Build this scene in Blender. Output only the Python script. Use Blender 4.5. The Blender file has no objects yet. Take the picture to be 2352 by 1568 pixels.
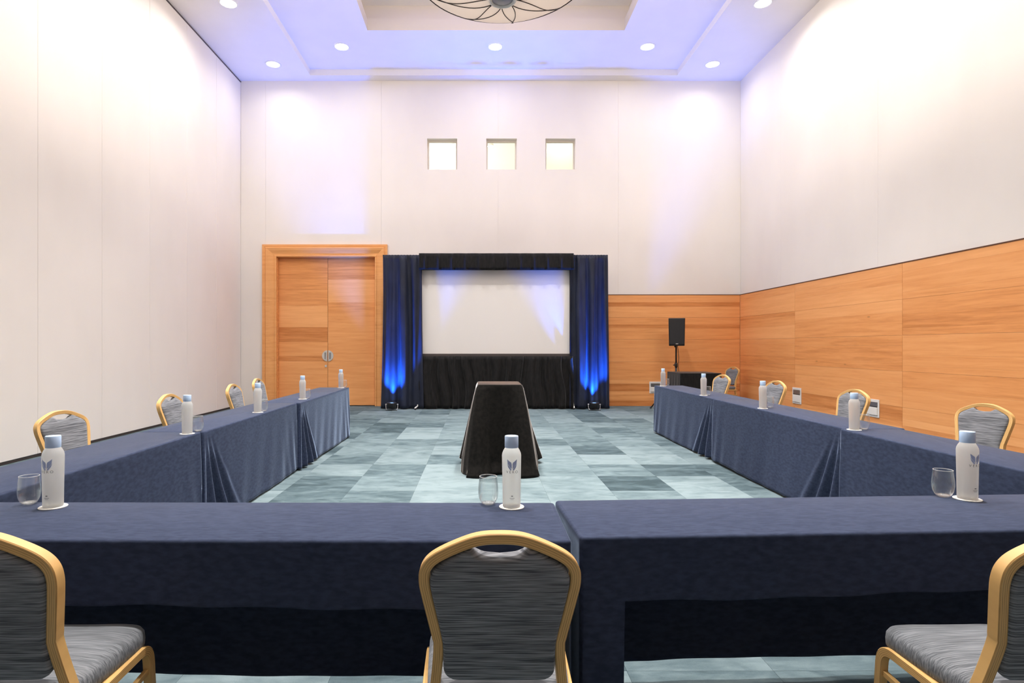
import bpy, bmesh, math, random
from mathutils import Vector, Matrix

PI = math.pi
rnd = random.Random(7)
S = bpy.context.scene
C = S.collection

# ------------------------------------------------------------------ camera
F, CX, CY, H = 1350.0, 1102.0, 795.0, 1.36     # focal length and vanishing point in photo pixels, eye height in metres
cam = bpy.data.cameras.new('camera')
cam.sensor_width = 36.0
cam.lens = F / 2352 * 36
cam.shift_x = (1176 - CX) / 2352
cam.shift_y = (CY - 784) / 2352
cam.clip_start = 0.05
cam_o = bpy.data.objects.new('camera', cam)
C.objects.link(cam_o)
cam_o.location = (0, 0, H)
cam_o.rotation_euler = (PI / 2, 0, 0)
S.camera = cam_o

# ------------------------------------------------------------------ world, exposure
w = bpy.data.worlds.new('world'); S.world = w
w.use_nodes = True
w.node_tree.nodes['Background'].inputs[0].default_value = (0.8, 0.85, 1, 1)
w.node_tree.nodes['Background'].inputs[1].default_value = 0.05
vs = S.view_settings
vs.view_transform = 'Standard'; vs.look = 'None'; vs.gamma = 1; vs.use_curve_mapping = False
vs.exposure = 0.47
S.cycles.max_bounces = 12
S.cycles.diffuse_bounces = 6
S.cycles.transmission_bounces = 10
S.cycles.sample_clamp_indirect = 6
S.cycles.caustics_reflective = False
S.cycles.caustics_refractive = False

SOFFIT_W, RECESS_W, TOP_W = 23.0, 50.0, 90.0      # watts of one downlight in the soffit, the first recess, and of one added unseen in the upper recess
BOWL_FILL_W = 360.0      # watts of the fill light added above the hanging bowl
DOWN_COL = (1.0, 0.945, 0.895)
BLUE_W = 1250.0      # watts of one blue uplight
BLUE_COL = (0.015, 0.15, 1.0)

# ------------------------------------------------------------------ helpers
def at(px, py, z):
    """photo pixel -> point on the horizontal plane z"""
    y = (H - z) * F / (py - CY)
    return Vector(((px - CX) / F * y, y, z))

def atd(px, py, y):
    """photo pixel -> point on the upright plane at depth y"""
    return Vector(((px - CX) / F * y, y, H - (py - CY) / F * y))

def mesh_obj(name, verts, faces, mat=None, parent=None, smooth=False, uv=None):
    me = bpy.data.meshes.new(name)
    me.from_pydata([tuple(v) for v in verts], [], faces)
    me.update()
    if smooth:
        me.polygons.foreach_set('use_smooth', [True] * len(me.polygons))
    if uv:
        l = me.uv_layers.new(name='UVMap')
        for i, lp in enumerate(me.loops):
            l.data[i].uv = uv[lp.vertex_index]
    if mat: me.materials.append(mat)
    o = bpy.data.objects.new(name, me)
    C.objects.link(o)
    if parent: o.parent = parent
    return o

class MB:
    def __init__(s): s.v = []; s.f = []
    def add(s, v, f):
        n = len(s.v); s.v += [tuple(p) for p in v]; s.f += [tuple(i + n for i in q) for q in f]
        return s
    def box(s, x0, x1, y0, y1, z0, z1):
        v = [(x0,y0,z0),(x1,y0,z0),(x1,y1,z0),(x0,y1,z0),(x0,y0,z1),(x1,y0,z1),(x1,y1,z1),(x0,y1,z1)]
        return s.add(v, [(3,2,1,0),(4,5,6,7),(0,1,5,4),(1,2,6,5),(2,3,7,6),(3,0,4,7)])
    def lathe(s, prof, n=32, c=(0,0,0), cap0=True, cap1=True):
        v = []; f = []
        m = len(prof)
        for r, z in prof:
            for k in range(n):
                a = 2*PI*k/n
                v.append((c[0]+r*math.cos(a), c[1]+r*math.sin(a), c[2]+z))
        for j in range(m-1):
            for k in range(n):
                k2 = (k+1) % n
                f.append((j*n+k, j*n+k2, (j+1)*n+k2, (j+1)*n+k))
        if cap0: f.append(tuple(range(n-1, -1, -1)))
        if cap1: f.append(tuple((m-1)*n+k for k in range(n)))
        return s.add(v, f)
    def tube(s, pts, r, n=8):
        pts = [Vector(p) for p in pts]
        v = []; f = []
        ref = Vector((0.13, 0.31, 0.94)).normalized()
        for i, p in enumerate(pts):
            t = (pts[min(i+1, len(pts)-1)] - pts[max(i-1, 0)]).normalized()
            if abs(t.dot(ref)) > 0.97: ref = Vector((1, 0.1, 0))
            a = (ref - t*ref.dot(t)).normalized(); b = t.cross(a); ref = a
            for k in range(n):
                q = 2*PI*k/n
                v.append(p + (a*math.cos(q) + b*math.sin(q))*r)
        for i in range(len(pts)-1):
            for k in range(n):
                k2 = (k+1) % n
                f.append((i*n+k, i*n+k2, (i+1)*n+k2, (i+1)*n+k))
        f.append(tuple(range(n-1, -1, -1))); f.append(tuple((len(pts)-1)*n+k for k in range(n)))
        return s.add(v, f)
    def build(s, name, mat, parent=None, smooth=False):
        return mesh_obj(name, s.v, s.f, mat, parent, smooth)

def autosmooth(o, deg=40):
    me = o.data
    me.polygons.foreach_set('use_smooth', [True]*len(me.polygons))
    bm = bmesh.new(); bm.from_mesh(me)
    for e in bm.edges:
        e.smooth = not (len(e.link_faces) == 2 and e.calc_face_angle(0) > math.radians(deg))
    bm.to_mesh(me); bm.free()
    return o

def bevel(o, w=0.003, seg=2):
    m = o.modifiers.new('bevel', 'BEVEL'); m.width = w; m.segments = seg; m.limit_method = 'ANGLE'
    return o

def empty(name, loc=(0,0,0), rz=0):
    o = bpy.data.objects.new(name, None); C.objects.link(o)
    o.location = loc; o.rotation_euler = (0, 0, rz); o.empty_display_size = 0.1
    return o

def tag(o, label, cat, group=None):
    o['label'] = label; o['category'] = cat
    if group: o['group'] = group
    return o

def struct(o, label=None, cat=None):
    o['kind'] = 'structure'
    if label: o['label'] = label
    if cat: o['category'] = cat
    return o

def copy_tree(o, parent=None):
    c = o.copy(); C.objects.link(c); c.parent = parent
    for ch in list(o.children): copy_tree(ch, c)
    return c

def sweep(pts, ref, wn, wb, closed=False):
    """rectangular section along pts; wn: size along ref (depth), wb: size across. gives verts, faces, uv"""
    pts = [Vector(p) for p in pts]; ref = Vector(ref)
    v = []; uv = []; f = []
    L = 0
    sec = [(-1,-1),(1,-1),(1,1),(-1,1)]
    ch = 0.18
    prof = []
    for i in range(4):
        p = Vector(sec[i]); nx = Vector(sec[(i+1) % 4]); pv = Vector(sec[i-1])
        prof.append(p + (pv-p)*ch*0.5); prof.append(p + (nx-p)*ch*0.5)
    n = len(prof)
    for i, p in enumerate(pts):
        t = (pts[min(i+1, len(pts)-1)] - pts[max(i-1, 0)]).normalized()
        N = (ref - t*ref.dot(t)).normalized(); B = t.cross(N)
        if i: L += (pts[i]-pts[i-1]).length
        for q in prof:
            v.append(p + N*(q.x*wn/2) + B*(q.y*wb/2)); uv.append((L, q.y*0.5+0.5))
    for i in range(len(pts)-1):
        for k in range(n):
            k2 = (k+1) % n
            f.append((i*n+k, (i+1)*n+k, (i+1)*n+k2, i*n+k2))
    f.append(tuple(range(n))); f.append(tuple((len(pts)-1)*n+k for k in range(n-1, -1, -1)))
    return v, f, uv

def catmull(pts, k=6):
    P = [Vector(p) for p in pts]; out = []
    for i in range(len(P)-1):
        p0 = P[max(i-1,0)]; p1 = P[i]; p2 = P[i+1]; p3 = P[min(i+2, len(P)-1)]
        for j in range(k):
            t = j/k
            out.append(0.5*((2*p1)+(p2-p0)*t+(2*p0-5*p1+4*p2-p3)*t*t+(3*p1-p0-3*p2+p3)*t**3))
    out.append(P[-1])
    return out

def fillet(pts, r, k=6):
    P = [Vector(p) for p in pts]; out = [P[0]]
    for i in range(1, len(P)-1):
        a = (P[i-1]-P[i]); b = (P[i+1]-P[i])
        d = min(r, a.length*0.45, b.length*0.45)
        p0 = P[i]+a.normalized()*d; p2 = P[i]+b.normalized()*d
        for j in range(k+1):
            t = j/k
            out.append(p0*(1-t)**2 + P[i]*2*t*(1-t) + p2*t*t)
    out.append(P[-1])
    return out

# ------------------------------------------------------------------ materials
def new_mat(name):
    m = bpy.data.materials.new(name); m.use_nodes = True
    nt = m.node_tree
    return m, nt, nt.nodes['Principled BSDF']

def link(nt, a, b): nt.links.new(a, b)

def plain(name, col, rough=0.6, metal=0.0, spec=0.5, sheen=0, sheen_tint=(1,1,1), sheen_rough=0.4):
    m, nt, p = new_mat(name)
    p.inputs['Base Color'].default_value = (*col, 1)
    p.inputs['Roughness'].default_value = rough
    p.inputs['Metallic'].default_value = metal
    p.inputs['Specular IOR Level'].default_value = spec
    if sheen:
        p.inputs['Sheen Weight'].default_value = sheen
        p.inputs['Sheen Tint'].default_value = (*sheen_tint, 1)
        p.inputs['Sheen Roughness'].default_value = sheen_rough
    return m

def noisy(name, c1, c2, scale=(20,20,20), rough=0.7, bump=0.0, detail=3, spec=0.3, sheen=0, sheen_tint=(1,1,1), sheen_rough=0.4, bump_dist=0.002, lo=0.35, hi=0.65):
    m, nt, p = new_mat(name)
    tc = nt.nodes.new('ShaderNodeTexCoord'); mp = nt.nodes.new('ShaderNodeMapping')
    mp.inputs['Scale'].default_value = scale
    nz = nt.nodes.new('ShaderNodeTexNoise'); nz.inputs['Scale'].default_value = 1; nz.inputs['Detail'].default_value = detail
    cr = nt.nodes.new('ShaderNodeValToRGB')
    cr.color_ramp.elements[0].color = (*c1, 1); cr.color_ramp.elements[1].color = (*c2, 1)
    cr.color_ramp.elements[0].position = lo; cr.color_ramp.elements[1].position = hi
    link(nt, tc.outputs['Object'], mp.inputs[0]); link(nt, mp.outputs[0], nz.inputs['Vector'])
    link(nt, nz.outputs['Fac'], cr.inputs[0]); link(nt, cr.outputs[0], p.inputs['Base Color'])
    p.inputs['Roughness'].default_value = rough
    p.inputs['Specular IOR Level'].default_value = spec
    if sheen:
        p.inputs['Sheen Weight'].default_value = sheen
        p.inputs['Sheen Tint'].default_value = (*sheen_tint, 1)
        p.inputs['Sheen Roughness'].default_value = sheen_rough
    if bump:
        b = nt.nodes.new('ShaderNodeBump'); b.inputs['Strength'].default_value = bump; b.inputs['Distance'].default_value = bump_dist
        link(nt, nz.outputs['Fac'], b.inputs['Height']); link(nt, b.outputs[0], p.inputs['Normal'])
    return m

def emit(name, col, strength):
    m, nt, p = new_mat(name)
    p.inputs['Base Color'].default_value = (*col, 1)
    p.inputs['Emission Color'].default_value = (*col, 1)
    p.inputs['Emission Strength'].default_value = strength
    return m

def wood_mat(name='oak_veneer', hue=(0.60, 0.235, 0.065), hi=(0.74, 0.33, 0.105), lo=(0.40, 0.135, 0.035)):
    """planks: local x is the grain; the object's colour red channel is the plank's own tone"""
    m, nt, p = new_mat(name)
    oi = nt.nodes.new('ShaderNodeObjectInfo'); tc = nt.nodes.new('ShaderNodeTexCoord')
    sp = nt.nodes.new('ShaderNodeSeparateColor'); link(nt, oi.outputs['Color'], sp.inputs[0])
    off = nt.nodes.new('ShaderNodeVectorMath'); off.operation = 'MULTIPLY_ADD'
    off.inputs[1].default_value = (17, 31, 23)
    cmb = nt.nodes.new('ShaderNodeCombineXYZ')
    for i in range(3): link(nt, oi.outputs['Random'], cmb.inputs[i])
    link(nt, cmb.outputs[0], off.inputs[0]); link(nt, tc.outputs['Object'], off.inputs[2])
    mp = nt.nodes.new('ShaderNodeMapping'); mp.inputs['Scale'].default_value = (1.1, 9, 20)
    link(nt, off.outputs[0], mp.inputs[0])
    nz = nt.nodes.new('ShaderNodeTexNoise'); nz.inputs['Scale'].default_value = 1; nz.inputs['Detail'].default_value = 5; nz.inputs['Distortion'].default_value = 0.6
    link(nt, mp.outputs[0], nz.inputs['Vector'])
    mp2 = nt.nodes.new('ShaderNodeMapping'); mp2.inputs['Scale'].default_value = (6, 40, 160)
    link(nt, off.outputs[0], mp2.inputs[0])
    nz2 = nt.nodes.new('ShaderNodeTexNoise'); nz2.inputs['Scale'].default_value = 1; nz2.inputs['Detail'].default_value = 2
    link(nt, mp2.outputs[0], nz2.inputs['Vector'])
    a = nt.nodes.new('ShaderNodeMath'); a.operation = 'MULTIPLY_ADD'; a.inputs[1].default_value = 0.22; link(nt, nz2.outputs['Fac'], a.inputs[0])
    b = nt.nodes.new('ShaderNodeMath'); b.operation = 'MULTIPLY_ADD'; b.inputs[1].default_value = 0.62; link(nt, nz.outputs['Fac'], b.inputs[0])
    link(nt, b.outputs[0], a.inputs[2])
    s = nt.nodes.new('ShaderNodeMath'); s.operation = 'MULTIPLY_ADD'; s.inputs[1].default_value = 0.54; s.inputs[2].default_value = -0.18
    link(nt, sp.outputs[0], s.inputs[0]); link(nt, s.outputs[0], b.inputs[2])
    cr = nt.nodes.new('ShaderNodeValToRGB')
    e = cr.color_ramp.elements
    e[0].position = 0.18; e[0].color = (*lo, 1); e[1].position = 0.86; e[1].color = (*hi, 1)
    mid = e.new(0.48); mid.color = (*hue, 1)
    link(nt, a.outputs[0], cr.inputs[0])
    # knots
    vm = nt.nodes.new('ShaderNodeMapping'); vm.inputs['Scale'].default_value = (0.9, 0.0, 2.6); link(nt, off.outputs[0], vm.inputs[0])
    vo = nt.nodes.new('ShaderNodeTexVoronoi'); vo.inputs['Scale'].default_value = 1; link(nt, vm.outputs[0], vo.inputs['Vector'])
    kr = nt.nodes.new('ShaderNodeMapRange'); kr.inputs['From Min'].default_value = 0.0; kr.inputs['From Max'].default_value = 0.045
    kr.inputs['To Min'].default_value = 0.55; kr.inputs['To Max'].default_value = 1.0; link(nt, vo.outputs['Distance'], kr.inputs['Value'])
    mx = nt.nodes.new('ShaderNodeMix'); mx.data_type = 'RGBA'; mx.blend_type = 'MULTIPLY'; mx.inputs[0].default_value = 1
    link(nt, cr.outputs[0], mx.inputs[6]); link(nt, kr.outputs[0], mx.inputs[7])
    link(nt, mx.outputs[2], p.inputs['Base Color'])
    p.inputs['Roughness'].default_value = 0.5; p.inputs['Specular IOR Level'].default_value = 0.25
    return m

def carpet_mat():
    m, nt, p = new_mat('carpet_tile')
    oi = nt.nodes.new('ShaderNodeObjectInfo'); geo = nt.nodes.new('ShaderNodeNewGeometry')
    sp = nt.nodes.new('ShaderNodeSeparateColor'); link(nt, oi.outputs['Color'], sp.inputs[0])
    cmb = nt.nodes.new('ShaderNodeCombineXYZ')
    for i in range(3): link(nt, oi.outputs['Random'], cmb.inputs[i])
    off = nt.nodes.new('ShaderNodeVectorMath'); off.operation = 'MULTIPLY_ADD'; off.inputs[1].default_value = (37, 53, 5)
    link(nt, cmb.outputs[0], off.inputs[0]); link(nt, geo.outputs['Position'], off.inputs[2])
    def nz(scale, detail, dist=0.0):
        mp = nt.nodes.new('ShaderNodeMapping'); mp.inputs['Scale'].default_value = scale; link(nt, off.outputs[0], mp.inputs[0])
        n = nt.nodes.new('ShaderNodeTexNoise'); n.inputs['Scale'].default_value = 1; n.inputs['Detail'].default_value = detail
        n.inputs['Distortion'].default_value = dist
        link(nt, mp.outputs[0], n.inputs['Vector']); return n.outputs['Fac']
    n1 = nz((2.6, 5.0, 1), 6, 1.2); n2 = nz((11, 34, 1), 4, 0.5); n3 = nz((220, 220, 40), 2)
    def madd(x, k, c):
        a = nt.nodes.new('ShaderNodeMath'); a.operation = 'MULTIPLY_ADD'; a.inputs[1].default_value = k
        link(nt, x, a.inputs[0])
        if isinstance(c, float): a.inputs[2].default_value = c
        else: link(nt, c, a.inputs[2])
        return a.outputs[0]
    t = madd(sp.outputs[0], 0.62, -0.47)
    t = madd(n1, 0.95, t); t = madd(n2, 0.28, t); t = madd(n3, 0.12, t)
    cr = nt.nodes.new('ShaderNodeValToRGB'); e = cr.color_ramp.elements
    e[0].position = 0.12; e[0].color = (0.032, 0.051, 0.059, 1)
    e[1].position = 0.85; e[1].color = (0.171, 0.223, 0.239, 1)
    q = e.new(0.36); q.color = (0.071, 0.104, 0.118, 1)
    q = e.new(0.58); q.color = (0.116, 0.159, 0.174, 1)
    link(nt, t, cr.inputs[0]); link(nt, cr.outputs[0], p.inputs['Base Color'])
    p.inputs['Roughness'].default_value = 0.95; p.inputs['Specular IOR Level'].default_value = 0.1
    b = nt.nodes.new('ShaderNodeBump'); b.inputs['Strength'].default_value = 0.4; b.inputs['Distance'].default_value = 0.002
    link(nt, n3, b.inputs['Height']); link(nt, b.outputs[0], p.inputs['Normal'])
    return m

def frame_mat():
    """wood-look chair tube: fine ply lines along the tube, from the UV across the section"""
    m, nt, p = new_mat('chair_frame_wood')
    uv = nt.nodes.new('ShaderNodeUVMap'); uv.uv_map = 'UVMap'
    sx = nt.nodes.new('ShaderNodeSeparateXYZ'); link(nt, uv.outputs[0], sx.inputs[0])
    mu = nt.nodes.new('ShaderNodeMath'); mu.operation = 'MULTIPLY'; mu.inputs[1].default_value = 2*PI*5
    link(nt, sx.outputs[1], mu.inputs[0])
    sn = nt.nodes.new('ShaderNodeMath'); sn.operation = 'SINE'; link(nt, mu.outputs[0], sn.inputs[0])
    mr = nt.nodes.new('ShaderNodeMapRange'); mr.inputs['From Min'].default_value = -1; mr.inputs['From Max'].default_value = 1
    link(nt, sn.outputs[0], mr.inputs['Value'])
    mp = nt.nodes.new('ShaderNodeMapping'); mp.inputs['Scale'].default_value = (14, 9, 1); link(nt, uv.outputs[0], mp.inputs[0])
    nz = nt.nodes.new('ShaderNodeTexNoise'); nz.inputs['Scale'].default_value = 1; link(nt, mp.outputs[0], nz.inputs['Vector'])
    ad = nt.nodes.new('ShaderNodeMath'); ad.operation = 'MULTIPLY_ADD'; ad.inputs[1].default_value = 0.6
    link(nt, mr.outputs[0], ad.inputs[0]); 
    nm = nt.nodes.new('ShaderNodeMath'); nm.operation = 'MULTIPLY'; nm.inputs[1].default_value = 0.6; link(nt, nz.outputs['Fac'], nm.inputs[0])
    link(nt, nm.outputs[0], ad.inputs[2])
    cr = nt.nodes.new('ShaderNodeValToRGB'); e = cr.color_ramp.elements
    e[0].position = 0.15; e[0].color = (0.36, 0.19, 0.055, 1); e[1].position = 0.62; e[1].color = (0.72, 0.45, 0.175, 1)
    link(nt, ad.outputs[0], cr.inputs[0]); link(nt, cr.outputs[0], p.inputs['Base Color'])
    p.inputs['Roughness'].default_value = 0.38; p.inputs['Specular IOR Level'].default_value = 0.4
    return m

M = {}
M['wall'] = noisy('wall_paint', (0.80,0.765,0.725), (0.83,0.795,0.755), (2,2,2), rough=0.75, spec=0.2)
M['wallpanel'] = noisy('wall_panel_vinyl', (0.80,0.76,0.715), (0.83,0.79,0.745), (1.2,1.2,0.6), rough=0.6, spec=0.25)
M['ceil'] = noisy('ceiling_paint', (0.80,0.77,0.755), (0.82,0.79,0.775), (2,2,2), rough=0.85, spec=0.1)
M['dark'] = plain('dark_seal', (0.045,0.035,0.032), 0.7)
M['track'] = plain('track_metal', (0.16,0.13,0.13), 0.5, 0.3)
M['oak'] = wood_mat('oak_veneer', (0.79,0.345,0.12), (0.92,0.46,0.185), (0.54,0.19,0.052))
M['oak_trim'] = wood_mat('oak_moulding', (0.79,0.37,0.13), (0.90,0.47,0.19), (0.58,0.225,0.07))
M['oak_edge'] = plain('oak_dark_edge', (0.10,0.035,0.012), 0.7)
M['carpet'] = carpet_mat()
M['subfloor'] = plain('subfloor', (0.05,0.075,0.075), 0.9)
M['navy'] = noisy('navy_velvet', (0.027,0.037,0.071), (0.041,0.054,0.099), (26,90,60), rough=0.9, bump=0.12, spec=0.15,
                  sheen=0.9, sheen_tint=(0.56,0.73,1.0), sheen_rough=0.2)
M['black_velvet'] = noisy('black_velvet', (0.004,0.004,0.0035), (0.010,0.009,0.008), (30,30,30), rough=0.9, bump=0.1, spec=0.12,
                  sheen=1.0, sheen_tint=(1.0,0.92,0.86), sheen_rough=0.22)
M['drape_black'] = noisy('drape_black', (0.005,0.005,0.005), (0.012,0.011,0.011), (30,30,8), rough=0.8, spec=0.2, sheen=0.3, sheen_rough=0.3)
M['drape_navy'] = noisy('drape_navy', (0.009,0.012,0.024), (0.015,0.020,0.040), (6,6,2), rough=0.6, spec=0.3, sheen=0.08, sheen_tint=(0.5,0.6,1), sheen_rough=0.35)
M['screen'] = plain('screen_vinyl', (0.70,0.675,0.655), 0.8, spec=0.15)
M['screen_frame'] = plain('screen_frame_black', (0.055,0.045,0.042), 0.6)
M['frame'] = frame_mat()
M['fabric'] = noisy('chair_fabric', (0.072,0.077,0.088), (0.29,0.303,0.33), (9,9,300), rough=0.9, bump=0.25, spec=0.12, detail=2,
                    sheen=0.18, sheen_tint=(0.8,0.88,1), lo=0.33, hi=0.68)
M['fabric_seat'] = noisy('chair_fabric_seat', (0.085,0.093,0.105), (0.225,0.240,0.262), (9,300,60), rough=0.9, bump=0.25, spec=0.12, detail=2,
                    sheen=0.22, sheen_tint=(0.85,0.9,1), lo=0.33, hi=0.68)
M['blackplastic'] = plain('black_plastic', (0.014,0.014,0.015), 0.5)
M['grille'] = noisy('speaker_grille', (0.012,0.013,0.015), (0.035,0.037,0.04), (160,160,160), rough=0.6, bump=0.4)
M['blackmetal'] = plain('black_metal', (0.02,0.02,0.021), 0.4, 0.4)
M['greymetal'] = plain('grey_metal', (0.35,0.36,0.37), 0.35, 0.8)
M['steel'] = plain('brushed_steel', (0.72,0.70,0.66), 0.32, 0.55)
M['white'] = plain('white_plastic', (0.78,0.77,0.74), 0.45)
M['offwhite'] = plain('coaster_card', (0.86,0.85,0.80), 0.7)
M['cap'] = plain('bottle_cap_blue', (0.52,0.69,0.94), 0.45)
M['print_blue'] = plain('bottle_print_blue', (0.46,0.57,0.84), 0.6)
M['print_grey'] = plain('bottle_print_grey', (0.16,0.17,0.17), 0.6)
M['lens'] = emit('downlight_lens', (1.0, 0.95, 0.88), 14.0)
M['bluelens'] = emit('uplight_lens', (0.12, 0.35, 1.0), 9.0)
M['tabletop'] = plain('table_board', (0.20,0.13,0.08), 0.6)
M['cream'] = plain('corridor_paint', (0.82,0.81,0.73), 0.8)
M['frontwall'] = plain('taupe_paint', (0.42,0.41,0.40), 0.8)
M['winframe'] = plain('window_frame_grey', (0.62,0.57,0.51), 0.6)

def frosted():
    m, nt, p = new_mat('frosted_glass')
    p.inputs['Base Color'].default_value = (0.95,0.955,0.93,1)
    p.inputs['Roughness'].default_value = 0.38
    p.inputs['IOR'].default_value = 1.2
    p.inputs['Transmission Weight'].default_value = 0.82
    tr = nt.nodes.new('ShaderNodeBsdfTranslucent'); tr.inputs[0].default_value = (0.95,0.955,0.93,1)
    mx = nt.nodes.new('ShaderNodeMixShader'); mx.inputs[0].default_value = 0.45
    link(nt, p.outputs[0], mx.inputs[1]); link(nt, tr.outputs[0], mx.inputs[2]); link(nt, mx.outputs[0], nt.nodes['Material Output'].inputs[0])
    return m
def clear(name='clear_glass', blend=0.32, amt=0.75, milk=0.05):
    m, nt, p = new_mat(name)
    p.inputs['Base Color'].default_value = (0.95,0.96,0.95,1); p.inputs['Roughness'].default_value = 0.5
    tr = nt.nodes.new('ShaderNodeBsdfTransparent'); tr.inputs[0].default_value = (0.96,0.97,0.965,1)
    gl = nt.nodes.new('ShaderNodeBsdfGlossy'); gl.inputs['Roughness'].default_value = 0.03
    lw = nt.nodes.new('ShaderNodeLayerWeight'); lw.inputs[0].default_value = blend
    mu = nt.nodes.new('ShaderNodeMath'); mu.operation = 'MULTIPLY'; mu.inputs[1].default_value = amt
    link(nt, lw.outputs['Facing'], mu.inputs[0])
    m1 = nt.nodes.new('ShaderNodeMixShader'); link(nt, mu.outputs[0], m1.inputs[0]); link(nt, tr.outputs[0], m1.inputs[1]); link(nt, gl.outputs[0], m1.inputs[2])
    m2 = nt.nodes.new('ShaderNodeMixShader'); m2.inputs[0].default_value = milk; link(nt, m1.outputs[0], m2.inputs[1]); link(nt, p.outputs[0], m2.inputs[2])
    link(nt, m2.outputs[0], nt.nodes['Material Output'].inputs[0])
    return m
M['frost'] = frosted()
M['glass'] = clear()
M['pane'] = clear('window_pane_glass', 0.2, 0.4, 0.02)
M['thick'] = clear('glass_base', 0.4, 0.7, 0.10)
M['rim'] = clear('glass_rim', 0.5, 0.9, 0.35)

def fabric_shade():
    m, nt, p = new_mat('lamp_shade_fabric')
    p.inputs['Base Color'].default_value = (0.74,0.66,0.60,1); p.inputs['Roughness'].default_value = 0.8
    tr = nt.nodes.new('ShaderNodeBsdfTranslucent'); tr.inputs[0].default_value = (0.8,0.7,0.62,1)
    mx = nt.nodes.new('ShaderNodeMixShader'); mx.inputs[0].default_value = 0.03
    out = nt.nodes['Material Output']
    link(nt, p.outputs[0], mx.inputs[1]); link(nt, tr.outputs[0], mx.inputs[2]); link(nt, mx.outputs[0], out.inputs[0])
    return m
M['shade'] = fabric_shade()

# ------------------------------------------------------------------ room sizes
XL, XR, YB, YF = -5.45, 5.945, 13.40, -2.2      # left, right, far and near walls
ZC = 7.405                                       # soffit
WOOD_TOP = 2.525

# ---------------------------------------------------------------- floor of carpet tiles
floor = struct(MB().box(XL-0.3, XR+0.3, YF-0.3, YB+0.3, -0.2, -0.012).build('floor', M['subfloor']))
TS = 0.615
tile_me = MB().box(0.0006, TS-0.0006, 0.0006, TS-0.0006, -0.012, 0.0)
tile0 = None
dark = {(1.231,5.538):0.02, (1.846,6.153):0.08, (2.461,5.538):0.22, (-1.844,9.844):0.05, (-1.844,9.229):0.05, (-2.459,8.61):0.08,
        (-0.614,6.15):0.95, (-0.614,5.538):1.0, (-0.614,4.92):0.9, (0.0,6.15):0.15, (1.231,6.768):1.0, (1.846,6.768):0.9, (1.846,5.538):0.85, (1.846,4.92):0.95,
        (-1.229,6.15):0.35, (-1.229,5.538):0.6, (-1.844,4.92):0.2, (-1.229,4.92):0.3, (0.616,6.768):0.7, (0.616,8.0):0.3, (1.231,8.0):0.35,
        (-0.614,4.305):0.8, (0.0,5.538):0.8, (0.616,4.92):0.75, (0.616,5.538):0.7, (-1.229,8.61):1.0, (-1.229,6.77):0.75, (-0.614,6.77):0.35, (-1.844,6.15):0.75}
def tone_for(x, y):
    for (a, b), t in dark.items():
        if abs(a-x) < 0.1 and abs(b-y) < 0.1: return t
    r = rnd.random()
    return 0.30 + 0.55*r if r > 0.25 else 0.12 + r
rest = MB()
i0 = math.floor((XL-1.846)/TS); i1 = math.ceil((XR-1.846)/TS)
j0 = math.floor((YF-6.153)/TS); j1 = math.ceil((YB-6.153)/TS)
cells = []
for i in range(i0, i1):
    for j in range(j0, j1):
        x = 1.846+i*TS; y = 6.153+j*TS
        if x < XL-0.01 or x+TS > XR+0.01 or y+TS > YB+0.01: cells.append((x, y, 1)); continue
        near = (-2.6 < x < 3.3 and 1.7 < y) or (y > 10.5)
        cells.append((x, y, 0 if near else 1))
for x, y, k in cells:
    if k:
        rest.box(max(x, XL)+.0006, min(x+TS, XR)-.0006, y+.0006, min(y+TS, YB)-.0006, -0.012, 0)
        continue
    if tile0 is None:
        tile0 = tile_me.build('carpet_tile', M['carpet'], floor); o = tile0
    else:
        o = tile0.copy(); C.objects.link(o)
    o.location = (x, y, 0); t = tone_for(x, y); o.color = (t, 0, 0, 1)
ro = rest.build('carpet_field', M['carpet'], floor); ro['kind'] = 'stuff'; ro.color = (0.5, 0, 0, 1)

# ---------------------------------------------------------------- walls
def panel_cells(mb, x0, x1, z0, z1, holes, y0, y1):
    """upright slab x0..x1, z0..z1 between y0 (room side) and y1 with rectangular holes"""
    hs = [(max(a, x0), min(b, x1), max(c, z0), min(d, z1)) for a, b, c, d in holes if b > x0 and a < x1 and d > z0 and c < z1]
    xs = sorted({x0, x1, *[h[0] for h in hs], *[h[1] for h in hs]}); zs = sorted({z0, z1, *[h[2] for h in hs], *[h[3] for h in hs]})
    def hole(i, j):
        cx = (xs[i]+xs[i+1])/2; cz = (zs[j]+zs[j+1])/2
        return any(a < cx < b and c < cz < d for a, b, c, d in hs)
    nx = len(xs)-1; nz = len(zs)-1
    for i in range(nx):
        for j in range(nz):
            if hole(i, j): continue
            a, b, c, d = xs[i], xs[i+1], zs[j], zs[j+1]
            mb.add([(a,y0,c),(b,y0,c),(b,y0,d),(a,y0,d)], [(0,1,2,3)])
            mb.add([(a,y1,c),(b,y1,c),(b,y1,d),(a,y1,d)], [(3,2,1,0)])
            if i == 0 or hole(i-1, j): mb.add([(a,y0,c),(a,y1,c),(a,y1,d),(a,y0,d)], [(3,2,1,0)])
            if i == nx-1 or hole(i+1, j): mb.add([(b,y0,c),(b,y1,c),(b,y1,d),(b,y0,d)], [(0,1,2,3)])
            if j == 0 or hole(i, j-1): mb.add([(a,y0,c),(b,y0,c),(b,y1,c),(a,y1,c)], [(3,2,1,0)])
            if j == nz-1 or hole(i, j+1): mb.add([(a,y0,d),(b,y0,d),(b,y1,d),(a,y1,d)], [(0,1,2,3)])

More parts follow.
